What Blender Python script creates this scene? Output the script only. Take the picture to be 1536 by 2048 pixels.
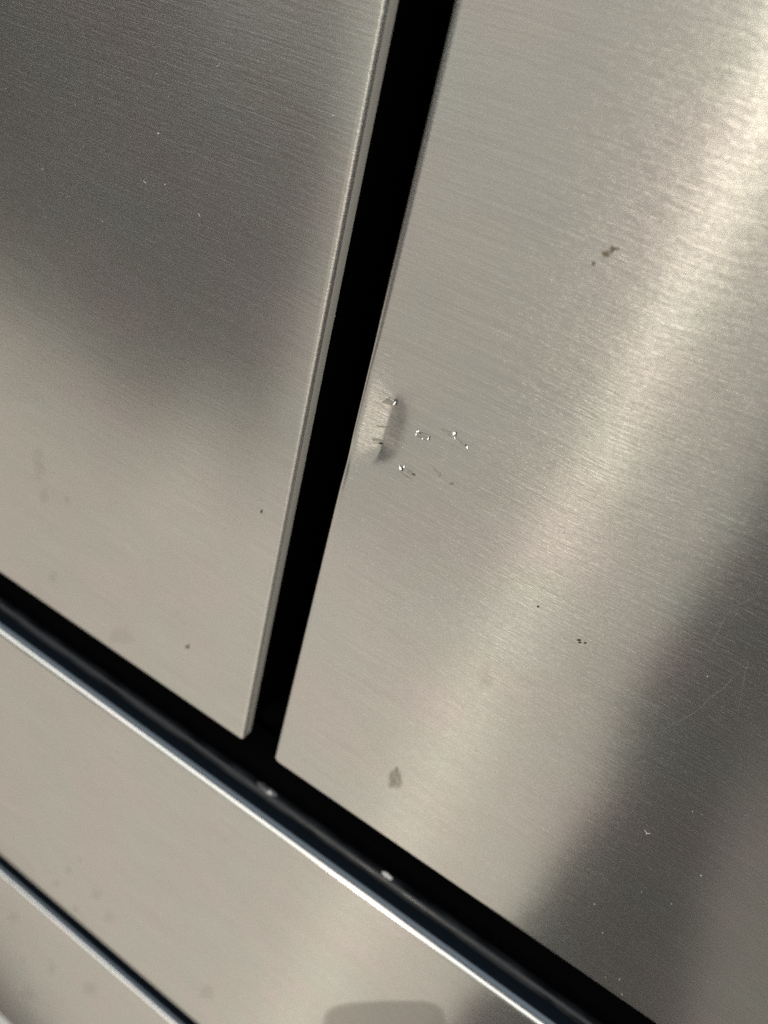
import bpy, bmesh, math, random
from mathutils import Vector, Matrix, noise

random.seed(7)
scene = bpy.context.scene
for o in list(bpy.data.objects):
    bpy.data.objects.remove(o, do_unlink=True)
COL = scene.collection

# ------------------------------------------------------------------ camera
# frame of the place: X to the right along the steel fronts, Y into the
# appliance, Z up; the door fronts lie in the plane y = 0 (metres).
F_PX = 1504.0                       # focal length in pixels of a 1536 x 2048 picture
CAM_H = 0.200                       # distance of the lens from the door fronts
RIGHT = Vector((0.84017, 0.49247, 0.22714))
DOWN = Vector((0.45109, -0.40209, -0.79677))
FWD = Vector((-0.30106, 0.77188, -0.55997))
cam_data = bpy.data.cameras.new('camera')
cam = bpy.data.objects.new('camera', cam_data)
COL.objects.link(cam)
rot = Matrix((RIGHT, -DOWN, -FWD)).transposed()
cam.matrix_world = Matrix.Translation((0, -CAM_H, 0)) @ rot.to_4x4()
cam_data.sensor_fit = 'VERTICAL'
cam_data.sensor_height = 24.0
cam_data.lens = F_PX / 2048.0 * 24.0
cam_data.clip_start = 0.005
cam_data.clip_end = 50.0
cam_data.dof.use_dof = True
cam_data.dof.focus_distance = 0.243
cam_data.dof.aperture_fstop = 4.9
scene.camera = cam

# ------------------------------------------------------------------ world, lamps, exposure
world = bpy.data.worlds.new('World')
scene.world = world
world.use_nodes = True
bg = world.node_tree.nodes['Background']
bg.inputs['Color'].default_value = (1.0, 0.905, 0.82, 1)
bg.inputs['Strength'].default_value = 0.052


def area_lamp(name, loc, direction, sx, sy, radiance, color, up=(0, 0, 1)):
    """rectangular soft lamp; sx runs sideways, sy along 'up'"""
    d = bpy.data.lights.new(name, 'AREA')
    d.shape = 'RECTANGLE'
    d.size, d.size_y = sx, sy
    d.energy = radiance * math.pi * sx * sy
    d.color = color
    o = bpy.data.objects.new(name, d)
    COL.objects.link(o)
    z = -Vector(direction).normalized()
    x = Vector(up).cross(z).normalized()
    y = z.cross(x)
    o.matrix_world = Matrix.Translation(loc) @ Matrix((x, y, z)).transposed().to_4x4()
    return o


WARM = (1.0, 0.935, 0.83)
# added lamp standing in for bounce off the pale floor left of the photographer
a9 = math.radians(9.0)
right_edge = Vector((math.sin(a9), -math.cos(a9), 0))      # runs away from the appliance
left_dir = Vector((-math.cos(a9), -math.sin(a9), 0))
c = Vector((0.03, 0.0, -1.06)) + right_edge * 0.45 + left_dir * 1.45
area_lamp('floor_fill', c, (0, 0, 1), 2.90, 0.92, 0.66, WARM, up=-right_edge)
# added unseen panel for the mid-tone room reflection in the right door
area_lamp('room_fill', (-0.275, -0.95, -0.41), (0, 1, 0), 0.79, 1.30, 0.43, (1.0, 0.96, 0.86))
area_lamp('floor_fill_right', (0.90, -0.60, -1.06), (0, 0, 1), 1.1, 1.0, 0.20, WARM, up=(0, 1, 0))  # added lamp that lifts the dark reflection at lower right
area_lamp('low_room_fill', (-0.84, -0.95, -0.92), (0.3, 1, 0.1), 0.30, 0.30, 0.30, WARM)  # added low panel, shapes the reflection's lower edge on the left door
area_lamp('far_fill', (-1.50, -2.0, 0.12), (0.6, 1, 0), 0.6, 0.8, 0.17, WARM)  # added dim panel, lifts the reflection high on the left door
# ceiling panel
area_lamp('ceiling_light', (-0.9, -1.25, 1.45), (0, 0, -1), 5.0, 2.5, 2.5, (0.95, 0.98, 1.0), up=(0, 1, 0))
# single bright lamp that draws the vertical glint on the brushed steel
area_lamp('spot_light', (-0.23, -2.1, 1.20), (0.1, 1, -0.56), 0.05, 0.12, 960.0, (1.0, 0.93, 0.79))

scene.render.engine = 'CYCLES'
scene.cycles.use_denoising = False
scene.cycles.max_bounces = 6
scene.cycles.sample_clamp_indirect = 4.0
scene.view_settings.view_transform = 'Standard'
scene.view_settings.look = 'None'
scene.view_settings.gamma = 1.0
scene.view_settings.use_curve_mapping = False
scene.view_settings.exposure = 0.0


# ------------------------------------------------------------------ helpers
def ray(u, v):
    return RIGHT * ((u - 768.0) / F_PX) + DOWN * ((v - 1024.0) / F_PX) + FWD


def on_front(u, v):
    """where the photograph's pixel lies on the plane of the door fronts: (x, z)"""
    d = ray(u, v)
    t = CAM_H / d.y
    return d.x * t, d.z * t


def obj_from_mesh(name, me, mat, parent=None, smooth=True):
    if smooth:
        me.polygons.foreach_set('use_smooth', [True] * len(me.polygons))
    me.materials.append(mat)
    o = bpy.data.objects.new(name, me)
    COL.objects.link(o)
    if parent is not None:
        o.parent = parent
        o.matrix_parent_inverse = parent.matrix_world.inverted()
    return o


def mesh_obj(name, verts, faces, mat, parent=None, smooth=True):
    me = bpy.data.meshes.new(name)
    me.from_pydata(verts, [], faces)
    me.update()
    return obj_from_mesh(name, me, mat, parent, smooth)


class NT:
    def __init__(self, name):
        self.m = bpy.data.materials.new(name)
        self.m.use_nodes = True
        self.t = self.m.node_tree
        self.t.nodes.clear()
        self.out = self.t.nodes.new('ShaderNodeOutputMaterial')

    def n(self, kind, **kw):
        nd = self.t.nodes.new('ShaderNode' + kind)
        for k, v in kw.items():
            if k.startswith('i_'):
                nd.inputs[k[2:].replace('_', ' ')].default_value = v
            else:
                setattr(nd, k, v)
        return nd

    def l(self, a, b):
        self.t.links.new(a, b)

    def math(self, op, a, b=None):
        nd = self.n('Math', operation=op)
        for i, x in enumerate((a, b)):
            if x is None:
                continue
            if isinstance(x, (int, float)):
                nd.inputs[i].default_value = x
            else:
                self.l(x, nd.inputs[i])
        return nd.outputs[0]

    def noise(self, vec, scale, sx, sy, sz, detail=2.0, rough=0.5, off=(0, 0, 0)):
        mp = self.n('Mapping')
        mp.inputs['Location'].default_value = off
        mp.inputs['Scale'].default_value = (sx, sy, sz)
        self.l(vec, mp.inputs['Vector'])
        nz = self.n('TexNoise')
        nz.inputs['Scale'].default_value = scale
        nz.inputs['Detail'].default_value = detail
        nz.inputs['Roughness'].default_value = rough
        self.l(mp.outputs[0], nz.inputs['Vector'])
        return nz.outputs['Fac']


# ------------------------------------------------------------------ materials
def brushed_steel(name='brushed_steel', seed=0.0):
    """stainless steel brushed along X"""
    g = NT(name)
    pos = g.n('NewGeometry').outputs['Position']
    off = (seed, seed * 0.37, seed * 1.7)
    fine = g.noise(pos, 1.0, 95, 900, 1800, 2.0, 0.6, off)
    line = g.noise(pos, 1.0, 22, 900, 2600, 2.0, 0.65, (off[0] + 31, 6, 3))
    mid = g.noise(pos, 1.0, 40, 400, 800, 2.0, 0.55, (off[0] + 3, 1, 2))
    speck = g.noise(pos, 1.0, 700, 1500, 2400, 1.0, 0.5, (off[0] + 9, 4, 7))
    wave = g.noise(pos, 1.0, 9, 9, 7, 1.0, 0.5, (off[0] + 5, 8, 1))
    tint = g.noise(pos, 1.0, 22, 22, 26, 1.5, 0.5, (off[0] + 13, 2, 5))
    cloud = g.noise(pos, 1.0, 30, 30, 60, 3.0, 0.6, (off[0] + 23, 2, 5))
    # colour: faint green / pink casts, faint grain
    ramp = g.n('ValToRGB')
    ramp.color_ramp.elements[0].position = 0.36
    ramp.color_ramp.elements[0].color = (0.606, 0.600, 0.552, 1)
    ramp.color_ramp.elements[1].position = 0.64
    ramp.color_ramp.elements[1].color = (0.634, 0.588, 0.552, 1)
    e = ramp.color_ramp.elements.new(0.5)
    e.color = (0.618, 0.594, 0.544, 1)
    g.l(tint, ramp.inputs[0])
    gr = g.math('ADD', g.math('MULTIPLY', g.math('SUBTRACT', line, 0.5), 0.42), 1.0)
    gr = g.math('ADD', gr, g.math('MULTIPLY', g.math('SUBTRACT', cloud, 0.5), 0.10))
    mul = g.n('VectorMath', operation='SCALE')
    g.l(ramp.outputs[0], mul.inputs[0])
    g.l(gr, mul.inputs['Scale'])
    col = mul.outputs[0]
    # relief of the brushing
    hgt = g.math('ADD', fine, g.math('MULTIPLY', mid, 0.9))
    hgt = g.math('ADD', hgt, g.math('MULTIPLY', speck, 0.12))
    b2 = g.n('Bump')
    b2.inputs['Strength'].default_value = 1.0
    b2.inputs['Distance'].default_value = 0.0009
    g.l(wave, b2.inputs['Height'])
    # tight lobe: what the steel mirrors; wide lobe: brushed spread across the grain
    tan = g.n('CombineXYZ', i_X=1.0, i_Y=0.0, i_Z=0.0)
    sh = []
    for a_small, a_big, deep in ((0.025, 0.060, 0.000022), (0.014, 0.42, 0.00009), (0.012, 0.42, 0.00032)):
        b1 = g.n('Bump')
        b1.inputs['Strength'].default_value = 1.0
        b1.inputs['Distance'].default_value = deep
        g.l(hgt, b1.inputs['Height'])
        g.l(b2.outputs[0], b1.inputs['Normal'])
        p = g.n('BsdfAnisotropic', distribution='GGX')
        p.inputs['Roughness'].default_value = (a_small * a_big) ** 0.25
        p.inputs['Anisotropy'].default_value = 1.0 - math.sqrt(a_small / a_big)
        g.l(tan.outputs[0], p.inputs['Tangent'])
        g.l(col, p.inputs['Color'])
        g.l(b1.outputs[0], p.inputs['Normal'])
        sh.append(p)
    mix = g.n('MixShader')
    mix.inputs[0].default_value = 0.15
    g.l(sh[0].outputs[0], mix.inputs[1])
    g.l(sh[1].outputs[0], mix.inputs[2])
    mix2 = g.n('MixShader')
    mix2.inputs[0].default_value = 0.13
    g.l(mix.outputs[0], mix2.inputs[1])
    g.l(sh[2].outputs[0], mix2.inputs[2])
    g.l(mix2.outputs[0], g.out.inputs['Surface'])
    return g.m


def plain(name, color, rough, metallic=0.0, spec=0.5, bump=0.0, bscale=800.0, mottled=0.0):
    g = NT(name)
    p = g.n('BsdfPrincipled')
    p.inputs['Base Color'].default_value = (*color, 1)
    p.inputs['Roughness'].default_value = rough
    p.inputs['Metallic'].default_value = metallic
    p.inputs['Specular IOR Level'].default_value = spec
    pos = g.n('NewGeometry').outputs['Position']
    if bump:
        nz = g.noise(pos, bscale, 1, 1, 1, 3.0)
        b = g.n('Bump')
        b.inputs['Distance'].default_value = bump
        g.l(nz, b.inputs['Height'])
        g.l(b.outputs[0], p.inputs['Normal'])
    if mottled:
        nz = g.noise(pos, 60.0, 1, 3, 3, 4.0)
        r = g.n('MapRange')
        r.inputs['From Min'].default_value = 0.35
        r.inputs['From Max'].default_value = 0.65
        r.inputs['To Min'].default_value = 1.0 - mottled
        r.inputs['To Max'].default_value = 1.0 + mottled
        g.l(nz, r.inputs['Value'])
        s = g.n('VectorMath', operation='SCALE')
        s.inputs[0].default_value = color
        g.l(r.outputs[0], s.inputs['Scale'])
        g.l(s.outputs[0], p.inputs['Base Color'])
        g.l(g.math('MULTIPLY', r.outputs[0], rough), p.inputs['Roughness'])
    g.l(p.outputs[0], g.out.inputs['Surface'])
    return g.m


STEEL = brushed_steel()
BLACK = plain('black_plastic', (0.002, 0.002, 0.002), 0.7, spec=0.04)
CAP = plain('dark_glossy_plastic', (0.006, 0.009, 0.013), 0.13, spec=0.85, bump=0.000003, bscale=300)
CAP.node_tree.nodes['Principled BSDF'].inputs['Specular Tint'].default_value = (0.76, 0.89, 1.0, 1)
LIP = plain('dusty_grey_rubber', (0.008, 0.009, 0.011), 0.34, spec=0.26, bump=0.00004, bscale=500, mottled=0.5)
TORN = plain('torn_bright_metal', (0.60, 0.59, 0.56), 0.3, metallic=1.0)
SCRAPED = plain('scraped_dull_metal', (0.50, 0.48, 0.43), 0.5, metallic=1.0, bump=0.00003, bscale=2500)
FLANGE = plain('satin_steel_flange', (0.66, 0.62, 0.54), 0.5, metallic=0.0, bump=0.00001, bscale=1500)
LINT_AND_GLINT = plain('pale_lint_and_glint', (0.62, 0.61, 0.57), 0.9, spec=0.2)  # lint, and the glints painted on the drawer lip
WHITE = plain('white_enamel', (0.8, 0.8, 0.78), 0.4)


def stain_or_shade_material(name, color, alpha, patchy):
    g = NT(name)
    p = g.n('BsdfPrincipled')
    p.inputs['Base Color'].default_value = (*color, 1)
    p.inputs['Roughness'].default_value = 0.7
    p.inputs['Specular IOR Level'].default_value = 0.2
    pos = g.n('NewGeometry').outputs['Position']
    nz = g.noise(pos, 1.0, 600, 600, 600, 3.0, 0.6)
    r = g.n('MapRange')
    r.inputs['From Min'].default_value = 0.5 - 0.18
    r.inputs['From Max'].default_value = 0.5 + 0.18
    r.inputs['To Min'].default_value = alpha * (1 - patchy)
    r.inputs['To Max'].default_value = alpha
    g.l(nz, r.inputs['Value'])
    at = g.n('Attribute')
    at.attribute_name = 'thick'
    a = g.math('MULTIPLY', r.outputs[0], at.outputs['Fac'])
    tr = g.n('BsdfTransparent')
    mx = g.n('MixShader')
    g.l(a, mx.inputs[0])
    g.l(tr.outputs[0], mx.inputs[1])
    g.l(p.outputs[0], mx.inputs[2])
    g.l(mx.outputs[0], g.out.inputs['Surface'])
    return g.m


STAIN_GREY = stain_or_shade_material('dried_grey_splash', (0.13, 0.115, 0.08), 0.46, 0.7)
STAIN_BROWN = stain_or_shade_material('dried_brown_splash', (0.16, 0.12, 0.06), 0.8, 0.35)
STAIN_FAINT = stain_or_shade_material('faint_grease', (0.18, 0.16, 0.12), 0.09, 0.5)
STAIN_SOFT = stain_or_shade_material('pale_grey_splash', (0.14, 0.125, 0.09), 0.12, 0.5)
SHADE_PATCH = stain_or_shade_material('painted_shade_film', (0.12, 0.10, 0.085), 0.26, 0.12)  # dark reflection put into a translucent film colour
STAIN_DARK = stain_or_shade_material('dark_speck', (0.04, 0.035, 0.025), 0.9, 0.2)

# ------------------------------------------------------------------ panels
EDGE_L, EDGE_R = -0.1153, -0.0971          # the two sides of the gap between the doors
DOOR_Z0, DOOR_Z1 = -0.3022, 0.73
DRW1_Z0, DRW1_Z1 = -0.6170, -0.3530
DRW2_Z0, DRW2_Z1 = -0.9615, -0.6510
X0, X1 = -0.56, 0.35


def smoothstep(a, b, x):
    t = min(1.0, max(0.0, (x - a) / (b - a)))
    return t * t * (3 - 2 * t)


CREASE_X = -0.0862
CR_TOP, CR_BOT = -0.1050, -0.1232


def dent(x, z):
    if not (-0.13 < x < -0.02 and -0.19 < z < -0.04):
        return 0.0
    return sum(w * dent_raw(x, z + o) for o, w in ((-0.0036, 0.07), (-0.0024, 0.14), (-0.0012, 0.18), (0.0, 0.22),
                                                   (0.0012, 0.18), (0.0024, 0.14), (0.0036, 0.07)))


def dent_raw(x, z):
    """how far the right door is pushed in at (x, z)"""
    if not (-0.13 < x < -0.02 and -0.19 < z < -0.04):
        return 0.0
    # along the crease: full depth between its ends, running out softly beyond them
    soft, ell = 0.035, 0.0050
    cx = CREASE_X + 0.0002 * math.sin((z + 0.1) * 400)
    if z > CR_TOP:
        t = z - CR_TOP
        g = 0.85 * math.exp(-(t / 0.0165) ** 1.8)
        cx -= t * 0.12
        soft += min(0.22, t * 40)
        ell += 0.0035 + t * 3.5
    elif z < CR_BOT:                        # the fold runs out towards the edge
        t = CR_BOT - z
        g = 1.04 * math.exp(-(t / 0.0125) ** 1.7)
        cx -= 0.85 * t * t / (t + 0.003)
        ell += 0.0012 + t * 0.25
        soft += min(0.22, t * 14)
    else:
        k = (CR_TOP - z) / (CR_TOP - CR_BOT)
        g = 0.85 + 0.19 * k
        ell += 0.0035 * max(0.0, 1 - 2.2 * k) + 0.0012 * k
    la = 1.0 + (x - cx) / 0.0110
    ra = math.exp(-max(-0.006, x - cx) / ell)
    p = -soft * math.log(math.exp(-la / soft) + math.exp(-ra / soft))
    p = 0.02 * math.log(1 + math.exp(min(60.0, p / 0.02)))
    d = 0.0018 * g * p
    # fainter second fold on the right of the gouges
    k = (z - F2A[1]) / (F2B[1] - F2A[1])
    if -0.4 < k < 1.4:
        fx = F2A[0] + (F2B[0] - F2A[0]) * k
        d += 0.00016 * math.exp(-abs(x - fx) / 0.0022) * math.exp(-((k - 0.5) / 0.55) ** 4)
    # broad shallow hollow round it
    d += 0.0008 * math.exp(-((x + 0.079) / 0.024) ** 2 - ((z + 0.114) / 0.028) ** 2)
    # small pits along the row of gouges
    for px, pz, r, h in PITS:
        d += h * math.exp(-((x - px) ** 2 + (z - pz) ** 2) / (r * r))
    return d


F2A, F2B = on_front(906, 862), on_front(884, 952)
PITS = []
for (u, v, r, h) in ((842, 870, 0.0022, 0.00007), (906, 868, 0.0022, 0.00010), (800, 938, 0.0022, 0.00010),
                     (930, 892, 0.0018, 0.00006)):
    a, b = on_front(u, v)
    PITS.append((a, b, r, h))


def spaced(lo, hi, dense):
    """ascending coordinates from lo to hi; dense = list of (a, b, step)"""
    pts = {round(lo, 6), round(hi, 6)}
    n = 14
    for i in range(n + 1):
        pts.add(round(lo + (hi - lo) * i / n, 6))
    for a, b, s in dense:
        k = int((b - a) / s)
        for i in range(k + 1):
            x = a + s * i
            if lo < x < hi:
                pts.add(round(x, 6))
    out = sorted(pts)
    keep = [out[0]]
    for x in out[1:-1]:
        if x - keep[-1] > 0.00025 and out[-1] - x > 0.00025:
            keep.append(x)
    keep.append(out[-1])
    return keep


def steel_panel(name, x0, x1, z0, z1, r, ry, wrap, parent, shape=None, dense_x=(), dense_z=()):
    """sheet-metal front with rolled edges: front at y = 0, edges turned back to y = wrap"""
    arc = [math.radians(a) for a in (89.95, 78, 66, 54, 42, 30, 20, 10)]

    def params(lo, hi, dense):
        ps = [(lo + r, -a) for a in arc]
        ps += [(c_, 0.0) for c_ in spaced(lo + r, hi - r, dense)]
        ps += [(hi - r, a) for a in reversed(arc)]
        return ps
    px, pz = params(x0, x1, dense_x), params(z0, z1, dense_z)
    verts, faces = [], []
    for (x, ax) in px:
        for (z, az) in pz:
            nrm = Vector((math.tan(ax), -1.0, math.tan(az))).normalized()
            q = Vector((x + nrm.x * r, ry + nrm.y * ry, z + nrm.z * r))
            if shape:
                q.y += shape(q.x, q.z)
            verts.append(q)
    nz = len(pz)
    for i in range(len(px) - 1):
        for j in range(nz - 1):
            a = i * nz + j
            faces.append((a, a + nz, a + nz + 1, a + 1))
    # turned-back flange
    ring = [i * nz for i in range(len(px))]
    ring += [(len(px) - 1) * nz + j for j in range(1, nz)]
    ring += [i * nz + nz - 1 for i in range(len(px) - 2, -1, -1)]
    ring += [j for j in range(nz - 2, 0, -1)]
    base = len(verts)
    for k in ring:
        q = verts[k].copy()
        q.y = max(wrap, q.y + 0.0001)
        verts.append(q)
    m = len(ring)
    for k in range(m):
        faces.append((ring[k], base + k, base + (k + 1) % m, ring[(k + 1) % m]))
    o = mesh_obj(name, verts, faces, STEEL, parent)
    if wrap > 0.004:
        o.data.materials.append(FLANGE)
        for k in range(m):
            o.data.polygons[len(faces) - 1 - k].material_index = 1
    return o


def box(name, x0, x1, y0, y1, z0, z1, mat, parent, bev=0.001):
    bm = bmesh.new()
    bmesh.ops.create_cube(bm, size=1.0)
    for v in bm.verts:
        v.co = Vector(((x0 + x1) / 2 + v.co.x * (x1 - x0), (y0 + y1) / 2 + v.co.y * (y1 - y0), (z0 + z1) / 2 + v.co.z * (z1 - z0)))
    bmesh.ops.bevel(bm, geom=bm.edges[:], offset=bev, segments=2, affect='EDGES', profile=0.5)
    me = bpy.data.meshes.new(name)
    bm.to_mesh(me)
    bm.free()
    return obj_from_mesh(name, me, mat, parent, smooth=False)


def extrude_x(name, prof, x0, x1, mat, parent, nx=40, wob=0.0):
    """profile of (y, z) points run along X"""
    verts, faces = [], []
    n = len(prof)
    for i in range(nx + 1):
        x = x0 + (x1 - x0) * i / nx
        for (y, z) in prof:
            w = wob * noise.noise((x * 25, y * 100, z * 3)) if wob else 0.0
            verts.append((x, y, z + w))
    for i in range(nx):
        for j in range(n - 1):
            a = i * n + j
            faces.append((a, a + n, a + n + 1, a + 1))
    # end caps
    faces.append(tuple(range(n)))
    faces.append(tuple(nx * n + j for j in reversed(range(n))))
    me = bpy.data.meshes.new(name)
    me.from_pydata(verts, [], faces)
    bm = bmesh.new()
    bm.from_mesh(me)
    bmesh.ops.recalc_face_normals(bm, faces=bm.faces)
    bm.to_mesh(me)
    bm.free()
    o = obj_from_mesh(name, me, mat, parent, smooth=nx > 50)
    return o


def arc_pts(cy, cz, r, a0, a1, n):
    return [(cy + r * math.cos(math.radians(a0 + (a1 - a0) * i / n)), cz + r * math.sin(math.radians(a0 + (a1 - a0) * i / n))) for i in range(n + 1)]


fridge = bpy.data.objects.new('refrigerator', None)
COL.objects.link(fridge)
fridge.location = ((X0 + X1) / 2, 0.35, -1.02)
bpy.context.view_layer.update()
fridge['label'] = 'brushed stainless steel refrigerator front with two doors, dark gaps and drawers below'
fridge['category'] = 'refrigerator'

cabinet = box('cabinet', X0 + 0.004, X1 - 0.004, 0.062, 0.70, -0.985, 0.735, BLACK, fridge, 0.004)
cabinet['label'] = 'black cabinet body behind the doors, seen as the black gaps'
plinth = box('plinth', X0 + 0.01, X1 - 0.01, 0.003, 0.06, -1.02, -0.9640, WHITE, fridge, 0.002)
plinth['label'] = 'white plinth below the bottom drawer'

left_door = steel_panel('door', X0, EDGE_L, DOOR_Z0 - 0.0018, DOOR_Z1, 0.0028, 0.0011, 0.0056, fridge)
left_door['label'] = 'left steel door, smooth, with a bright rolled edge at the gap'
box('door_core', X0 + 0.002, EDGE_L - 0.0018, 0.0050, 0.052, DOOR_Z0 + 0.002, DOOR_Z1 - 0.002, BLACK, left_door, 0.0008)

right_door = steel_panel('door', EDGE_R, X1, DOOR_Z0, DOOR_Z1, 0.0026, 0.0009, 0.0085, fridge, shape=dent,
                         dense_x=((-0.0940, -0.0560, 0.0004), (-0.056, -0.02, 0.0016)),
                         dense_z=((-0.150, -0.075, 0.0004), (-0.19, -0.150, 0.0016), (-0.075, -0.04, 0.0016)))
right_door['label'] = 'right steel door with a creased dent and gouges beside the gap'
box('door_core', EDGE_R + 0.0022, X1 - 0.002, 0.0095, 0.052, DOOR_Z0 + 0.002, DOOR_Z1 - 0.002, BLACK, right_door, 0.0008)


def cap_profile(t):
    """cap strip on the drawer's upper edge, from the steel lip backwards"""
    return ([(0.0029, t - 0.0060), (0.0029, t - 0.0012), (0.0031, t - 0.0007)]
            + [(0.0040, t - 0.0003), (0.0050, t + 0.0001)]
            + [(0.0058, t + 0.00025), (0.0066, t + 0.00022), (0.0100, t - 0.0002), (0.0114, t - 0.0004), (0.0114, t - 0.0060)])


def lip_profile(t):
    return ([(0.0116, t - 0.0060), (0.0116, t - 0.0010)] + arc_pts(0.0158, t - 0.0018, 0.0039, 155, 20, 9) + [(0.0196, t - 0.0060)])


def drawer(z0, z1):
    d = steel_panel('drawer', X0, X1, z0, z1, 0.0024, 0.0024, 0.0026, fridge)
    box('drawer_core', X0 + 0.003, X1 - 0.003, 0.0032, 0.052, z0 + 0.0025, z1 - 0.007, BLACK, d, 0.0008)
    cp = extrude_x('cap_strip', cap_profile(z1), X0 + 0.001, X1 - 0.001, CAP, d)
    lp = extrude_x('lip_strip', lip_profile(z1), X0 + 0.001, X1 - 0.001, LIP, d, nx=220, wob=0.00025)
    cp['label'] = 'glossy black cap strip along the top of the drawer'
    lp['label'] = 'dusty grey lip along the back of the cap strip'
    return d


upper_drawer = drawer(DRW1_Z0, DRW1_Z1)
upper_drawer['label'] = 'upper steel drawer under the two doors'
lower_drawer = drawer(DRW2_Z0, DRW2_Z1)
lower_drawer['label'] = 'lower steel drawer at the bottom left corner'


# light painted pale on the lip: lit spot under the gap, glint further right
def painted_lip_light(xa, xb, a0, a1, mat):
    n = 6
    verts, faces = [], []
    for i in range(13):
        x = xa + (xb - xa) * i / 12
        f = 0.15 + 0.85 * math.sin(math.pi * i / 12) ** 0.6 * (0.8 + 0.5 * noise.noise((x * 1500, 1.3, 2)))
        mid_, hw = (a0 + a1) / 2 + 6 * noise.noise((x * 700, 4, 1)), (a1 - a0) / 2 * f
        for j, (y, z) in enumerate(arc_pts(0.0158, DRW1_Z1 - 0.0018, 0.00402, mid_ - hw, mid_ + hw, n - 1)):
            w = noise.noise((x * 900, j * 1.7, 2)) * 0.0004
            verts.append((x + w, y, z + 0.00025))
    for i in range(12):
        for j in range(n - 1):
            a = i * n + j
            faces.append((a, a + n, a + n + 1, a + 1))
    return mesh_obj('painted_lip_light', verts, faces, mat, upper_drawer)


LIT_SPOT = plain('painted_lit_spot', (0.16, 0.16, 0.17), 0.45, spec=0.5, bump=0.00006, bscale=900, mottled=0.6)  # pale colour that paints the lit spot on the lip
painted_lip_light(-0.1110, -0.0985, 125, 60, LIT_SPOT)
painted_lip_light(-0.0325, -0.0265, 118, 80, LINT_AND_GLINT)
painted_lip_light(-0.1035, -0.1015, 115, 85, LINT_AND_GLINT)

# ------------------------------------------------------------------ marks on the steel
def surf_y(x, z):
    return dent(x, z) if x > EDGE_R else 0.0


def facet(name, pts, mat, parent, lift=0.00025, tilt=0.0, side=0.0):
    """a shard or scrape: outline given on the photograph; proud of the surface, upper rim tilted out by 'tilt'"""
    p2 = [on_front(u, v) for (u, v) in pts]
    cx = sum(p[0] for p in p2) / len(p2)
    cz = sum(p[1] for p in p2) / len(p2)
    verts = []
    for (x, z) in p2:
        verts.append((x, surf_y(x, z) + 0.0002, z))
    for (x, z) in p2:
        xi, zi = cx + (x - cx) * 0.85, cz + (z - cz) * 0.85
        y = surf_y(xi, zi) - lift + (z - cz) * tilt + (x - cx) * side
        verts.append((xi, min(y, surf_y(xi, zi) - 0.00003), zi))
    verts.append((cx, surf_y(cx, cz) - lift * 1.1, cz))
    n = len(p2)
    faces = [(i, (i + 1) % n, n + (i + 1) % n, n + i) for i in range(n)]
    faces += [(n + i, n + (i + 1) % n, 2 * n) for i in range(n)]
    me = bpy.data.meshes.new(name)
    me.from_pydata(verts, [], faces)
    bm = bmesh.new()
    bm.from_mesh(me)
    bmesh.ops.recalc_face_normals(bm, faces=bm.faces)
    bm.to_mesh(me)
    bm.free()
    return obj_from_mesh(name, me, mat, parent, smooth=False)


# torn shards that catch the light (tilted up) and dull scrapes next to them
for pts, tl in ((((779, 801), (786, 799), (788, 806), (785, 816), (782, 815), (783, 807)), 0.7),
                (((903, 864), (909, 864), (911, 869), (907, 873), (904, 870)), 0.7),
                (((793, 930), (798, 929), (801, 938), (804, 942), (800, 943), (796, 938)), 0.8),
                (((829, 863), (837, 862), (836, 866), (830, 867)), 0.8),
                (((828, 869), (831, 868), (832, 872), (829, 873)), 0.8),
                (((853, 877), (857, 871), (857, 878), (854, 883)), 0.6),
                (((804, 933), (807, 932), (808, 937), (805, 938)), 0.8),
                (((930, 893), (935, 892), (936, 898), (932, 899)), 0.45),
                (((841, 877), (844, 877), (845, 880), (842, 880)), 0.7),
                (((905, 874), (908, 874), (911, 880), (909, 881)), 0.5)):
    mu, mv = sum(p[0] for p in pts) / len(pts), sum(p[1] for p in pts) / len(pts)
    pts = [(mu + (u - mu) * 0.72, mv + (v - mv) * 0.72) for u, v in pts]
    facet('torn_burr', pts, TORN, right_door, 0.00030, tl)
for pts in (((757, 807), (764, 801), (775, 800), (782, 806), (776, 815), (767, 812)),
            ((736, 879), (748, 880), (762, 884), (760, 889), (740, 886)),
            ((746, 854), (757, 855), (768, 857), (767, 860), (750, 858)),
            ((876, 856), (888, 858), (901, 863), (903, 872), (893, 870), (884, 863)),
            ((812, 941), (822, 945), (830, 951), (826, 955), (816, 950), (810, 946)),
            ((868, 938), (874, 941), (881, 946), (879, 955), (873, 948)),
            ((832, 867), (843, 868), (853, 874), (852, 879), (840, 877), (832, 872)),
            ((917, 884), (923, 885), (931, 892), (929, 895), (921, 890)),
            ((886, 919), (889, 922), (892, 925), (889, 925))):
    facet('scrape', pts, SCRAPED, right_door, 0.00006, 0.12)


GOUGED = plain('dark_gouged_metal', (0.16, 0.15, 0.13), 0.4, metallic=1.0, bump=0.00003, bscale=2500)
for pts in (((786, 799), (790, 802), (789, 811), (786, 817), (787, 806)), ((909, 863), (913, 866), (912, 872), (909, 875), (911, 869)),
            ((801, 934), (805, 941), (803, 945), (799, 944), (802, 940)), ((835, 867), (840, 868), (838, 870)),
            ((857, 872), (859, 875), (858, 882), (856, 884), (857, 878)), ((822, 947), (830, 950), (829, 953), (822, 950)),
            ((928, 890), (933, 890), (931, 893)), ((750, 889), (757, 889), (761, 893), (757, 895))):
    facet('gouge', pts, GOUGED, right_door, 0.00008, 0.0, 0.3)


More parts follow.
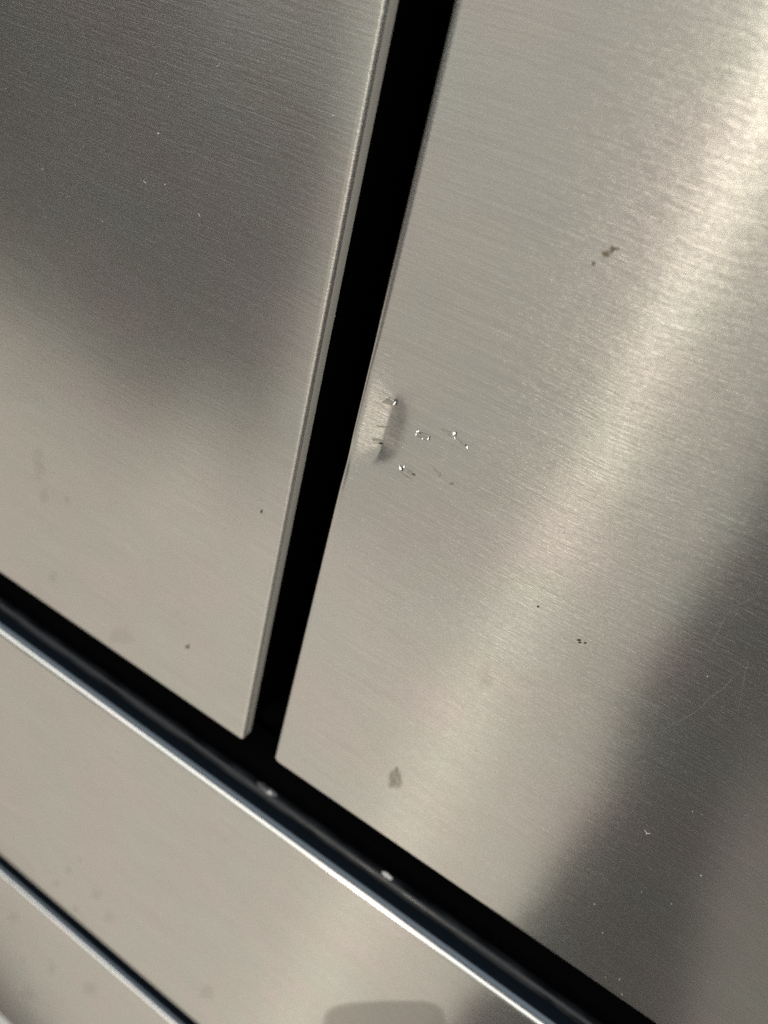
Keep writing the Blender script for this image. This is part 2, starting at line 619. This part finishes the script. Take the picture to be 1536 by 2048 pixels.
def blob(name, u, v, ru, rv, mat, parent, rag=0.35, rot_=0.0, n=18, square=False):
    """a dried splash or painted shade patch: thin irregular film, thinning out at its rim"""
    verts, faces, th = [], [], []
    sd = random.uniform(0, 100)

    def put(k, f):
        a = 2 * math.pi * k / n
        w = 1 + rag * noise.noise((math.cos(a) * 1.3 + sd, math.sin(a) * 1.3, 0.3)) * 1.6
        if square:
            w *= (abs(math.cos(a)) ** 5 + abs(math.sin(a)) ** 5) ** -0.2
        du, dv = ru * f * w * math.cos(a), rv * f * w * math.sin(a)
        x, z = on_front(u + du * math.cos(rot_) - dv * math.sin(rot_), v + du * math.sin(rot_) + dv * math.cos(rot_))
        return (x, surf_y(x, z) - 0.00005, z)
    x, z = on_front(u, v)
    verts.append((x, surf_y(x, z) - 0.00006, z))
    th.append(1.0)
    for f, t in (((0.90, 1.0), (0.96, 0.8), (1.03, 0.0)) if square else ((0.45, 1.0), (0.8, 0.75), (1.2, 0.0))):
        for k in range(n):
            verts.append(put(k, f))
            th.append(t)
    for k in range(n):
        faces.append((0, 1 + k, 1 + (k + 1) % n))
    for rg in range(2):
        b = 1 + rg * n
        for k in range(n):
            faces.append((b + k, b + n + k, b + n + (k + 1) % n, b + (k + 1) % n))
    me = bpy.data.meshes.new(name)
    me.from_pydata(verts, [], faces)
    at = me.attributes.new('thick', 'FLOAT', 'POINT')
    at.data.foreach_set('value', th)
    return obj_from_mesh(name, me, mat, parent)


R_ = right_door
for (u, v, ru, rv, m, par, rag) in (
        (1211, 507, 7, 7, STAIN_BROWN, R_, .6), (1226, 499, 8, 6, STAIN_BROWN, R_, .7), (1187, 527, 4, 5, STAIN_BROWN, R_, .4),
        (1236, 497, 3, 3, STAIN_BROWN, R_, .4),
        (790, 1559, 15, 19, STAIN_GREY, R_, .3), (793, 1542, 4, 8, STAIN_GREY, R_, .3),
        (1158, 1280, 4, 2.5, STAIN_DARK, R_, .4), (1170, 1286, 3, 2, STAIN_DARK, R_, .4), (1160, 1285, 4, 2, STAIN_DARK, R_, .4),
        (1076, 1213, 2.5, 2.5, STAIN_DARK, R_, .3), (1273, 1278, 4, 5, STAIN_FAINT, R_, .5),
        (903, 968, 5, 4, STAIN_GREY, R_, .4), (970, 1352, 18, 26, STAIN_FAINT, R_, .5),
        (1062, 1838, 26, 12, STAIN_FAINT, R_, .6), (1040, 1822, 6, 4, STAIN_FAINT, R_, .4),
        (375, 1293, 5, 4, STAIN_BROWN, left_door, .4), (355, 1225, 4, 3, STAIN_SOFT, left_door, .4),
        (134, 1001, 6, 7, STAIN_SOFT, left_door, .4), (78, 925, 11, 34, STAIN_FAINT, left_door, .4),
        (88, 993, 8, 17, STAIN_FAINT, left_door, .4), (104, 1154, 8, 10, STAIN_FAINT, left_door, .5),
        (523, 1023, 2.5, 4, STAIN_DARK, left_door, .4), (240, 1272, 24, 20, STAIN_FAINT, left_door, .6),
        (500, 853, 7, 2, STAIN_FAINT, left_door, .5),
        (137, 1739, 7, 8, STAIN_SOFT, upper_drawer, .4), (113, 1767, 7, 8, STAIN_SOFT, upper_drawer, .4),
        (150, 1818, 6, 7, STAIN_SOFT, upper_drawer, .4), (160, 1720, 6, 6, STAIN_FAINT, upper_drawer, .4),
        (218, 1832, 12, 10, STAIN_FAINT, upper_drawer, .5), (195, 1790, 12, 10, STAIN_FAINT, upper_drawer, .5),
        (415, 1985, 16, 14, STAIN_FAINT, upper_drawer, .5),
        (103, 1934, 5, 14, STAIN_SOFT, lower_drawer, .4), (46, 1920, 5, 5, STAIN_SOFT, lower_drawer, .4),
        (28, 1835, 14, 10, STAIN_FAINT, lower_drawer, .5), (180, 1975, 18, 12, STAIN_FAINT, lower_drawer, .6),
        (60, 1990, 16, 12, STAIN_FAINT, lower_drawer, .6)):
    blob('stain', u, v, ru, rv, m, par, rag, random.uniform(0, 3) if ru == rv else 0.0)


blob('painted_shade', 768, 2075, 120, 70, SHADE_PATCH, upper_drawer, 0.06, -0.05, 40, True)  # shade of something out of view, painted on the drawer as dark film


def scratch(pts, parent, width=0.00010, mat=None):
    """a hair-thin raised scratch line following photograph points"""
    q = []
    for i in range(len(pts) - 1):
        (u0, v0), (u1, v1) = pts[i], pts[i + 1]
        for k in range(6):
            t = k / 6
            q.append(on_front(u0 + (u1 - u0) * t, v0 + (v1 - v0) * t))
    q.append(on_front(*pts[-1]))
    verts, faces = [], []
    for i, (x, z) in enumerate(q):
        a, b = q[max(0, i - 1)], q[min(len(q) - 1, i + 1)]
        t = Vector((b[0] - a[0], 0, b[1] - a[1])).normalized()
        nrm = Vector((-t.z, 0, t.x))
        w = width * (0.25 + 0.75 * math.sin(math.pi * i / (len(q) - 1))) * 0.5
        y = surf_y(x, z)
        verts += [(x + nrm.x * w, y - 0.00001, z + nrm.z * w), (x, y - 0.00001 - w * 0.5, z), (x - nrm.x * w, y - 0.00001, z - nrm.z * w)]
    for i in range(len(q) - 1):
        a = 3 * i
        faces += [(a, a + 1, a + 4, a + 3), (a + 1, a + 2, a + 5, a + 4)]
    return mesh_obj('scratch', verts, faces, mat or SCRAPED, parent)


for pts in (((1466, 1206), (1440, 1255), (1410, 1312)), ((1440, 1308), (1470, 1322), (1490, 1335), (1512, 1338)),
            ((1500, 1300), (1488, 1360), (1476, 1425)), ((1450, 1370), (1390, 1425), (1310, 1470)),
            ((1340, 1392), (1362, 1405)), ((1415, 1432), (1442, 1446)), ((1270, 1432), (1282, 1440)),
            ((1488, 1330), (1445, 1380), (1405, 1402)), ((1250, 1660), (1228, 1655)), ((1312, 1745), (1270, 1712)),
            ((1476, 1210), (1520, 1190)), ((1370, 1580), (1395, 1597)), ((1310, 1530), (1322, 1538))):
    scratch(pts, right_door, 0.00011)
for pts in (((831, 866), (845, 868), (857, 873)), ((830, 873), (842, 878), (853, 883)), ((876, 857), (890, 867), (903, 877)),
            ((909, 874), (920, 884), (935, 896)), ((797, 944), (812, 955), (822, 960)), ((806, 938), (820, 944), (830, 955)),
            ((862, 933), (872, 945), (879, 948)), ((881, 945), (876, 956)), ((745, 853), (756, 857), (768, 858)),
            ((738, 886), (750, 892), (758, 894)), ((758, 808), (768, 801), (780, 798)), ((800, 846), (795, 849))):
    scratch(pts, right_door, 0.00017, GOUGED)
for k in range(13):
    v = 722 + k * 6.5
    u1 = 105 - abs(k - 8) * 6 + random.uniform(-12, 12)
    scratch(((-30, v - 2), (u1 * 0.5, v + 1), (u1, v + 4)), left_door, 0.00010, TORN if k % 3 == 0 else SCRAPED)

# lint and dust lying on the steel
verts, faces = [], []


def speck(u, v, r):
    x, z = on_front(u, v)
    y = surf_y(x, z)
    b = len(verts)
    k = 5
    for ring, (f, h) in enumerate(((1.0, 0.0), (0.7, 0.8))):
        for i in range(k):
            a = 2 * math.pi * i / k + ring * 0.5
            w = random.uniform(0.7, 1.3)
            verts.append((x + r * f * w * math.cos(a), y - 0.00002 - r * h, z + r * f * w * math.sin(a)))
    for i in range(k):
        faces.append((b + i, b + (i + 1) % k, b + k + (i + 1) % k, b + k + i))
    faces.append(tuple(b + k + i for i in range(k)))


def fibre(pts, r=0.00007):
    q = []
    for i in range(len(pts) - 1):
        for k in range(4):
            t = k / 4
            q.append((pts[i][0] + (pts[i + 1][0] - pts[i][0]) * t, pts[i][1] + (pts[i + 1][1] - pts[i][1]) * t))
    q.append(pts[-1])
    b = len(verts)
    n = 4
    for (u, v) in q:
        x, z = on_front(u, v)
        y = surf_y(x, z) - r
        for i in range(n):
            a = math.pi / 2 * i
            verts.append((x + r * math.cos(a), y + r * math.sin(a) * 0.7, z + r * math.sin(a + 0.8)))
    for i in range(len(q) - 1):
        for k in range(n):
            a0 = b + i * n
            faces.append((a0 + k, a0 + (k + 1) % n, a0 + n + (k + 1) % n, a0 + n + k))


for (u, v, r) in ((317, 267, 2.3), (330, 369, 1.6), (205, 443, 1.6), (313, 148, 1.4), (151, 210, 1.2), (200, 197, 1.1), (167, 293, 1.1),
                  (328, 175, 1.0), (244, 205, 1.0), (337, 194, 1.2), (134, 482, 1.2), (12, 177, 1.2), (1189, 1808, 1.8), (1205, 1866, 1.4),
                  (1385, 1623, 1.2), (1343, 1808, 1.2), (1239, 1959, 1.8), (1244, 1989, 1.6), (1210, 1955, 1.2), (1415, 1353, 1.3),
                  (1402, 1751, 1.8), (780, 891, 1.0), (802, 898, 1.4), (758, 969, 1.0), (922, 987, 1.0), (670, 632, 0.9)):
    speck(u, v, r * 0.000125)
for pts in (((441, 126), (439, 131), (433, 133)), ((293, 356), (287, 362), (292, 366)), ((87, 332), (85, 336), (87, 341)),
            ((1289, 1660), (1293, 1665), (1293, 1669)), ((397, 427), (400, 433)), ((1292, 1666), (1300, 1667)), ((670, 231), (664, 231))):
    fibre(pts)
for i in range(80):
    u, v = random.uniform(0, 1536), random.uniform(0, 2000)
    x, z = on_front(u, v)
    if z < DOOR_Z0 + 0.003 or EDGE_L - 0.004 < x < EDGE_R + 0.004:
        continue
    speck(u, v, random.choice((0.5, 0.6, 0.8, 1.0)) * 0.00012)
dust = mesh_obj('dust', verts, faces, LINT_AND_GLINT, None, smooth=False)
dust['label'] = 'tiny pale dust flecks and lint clinging to the steel doors'
dust['category'] = 'dust'
dust['kind'] = 'stuff'
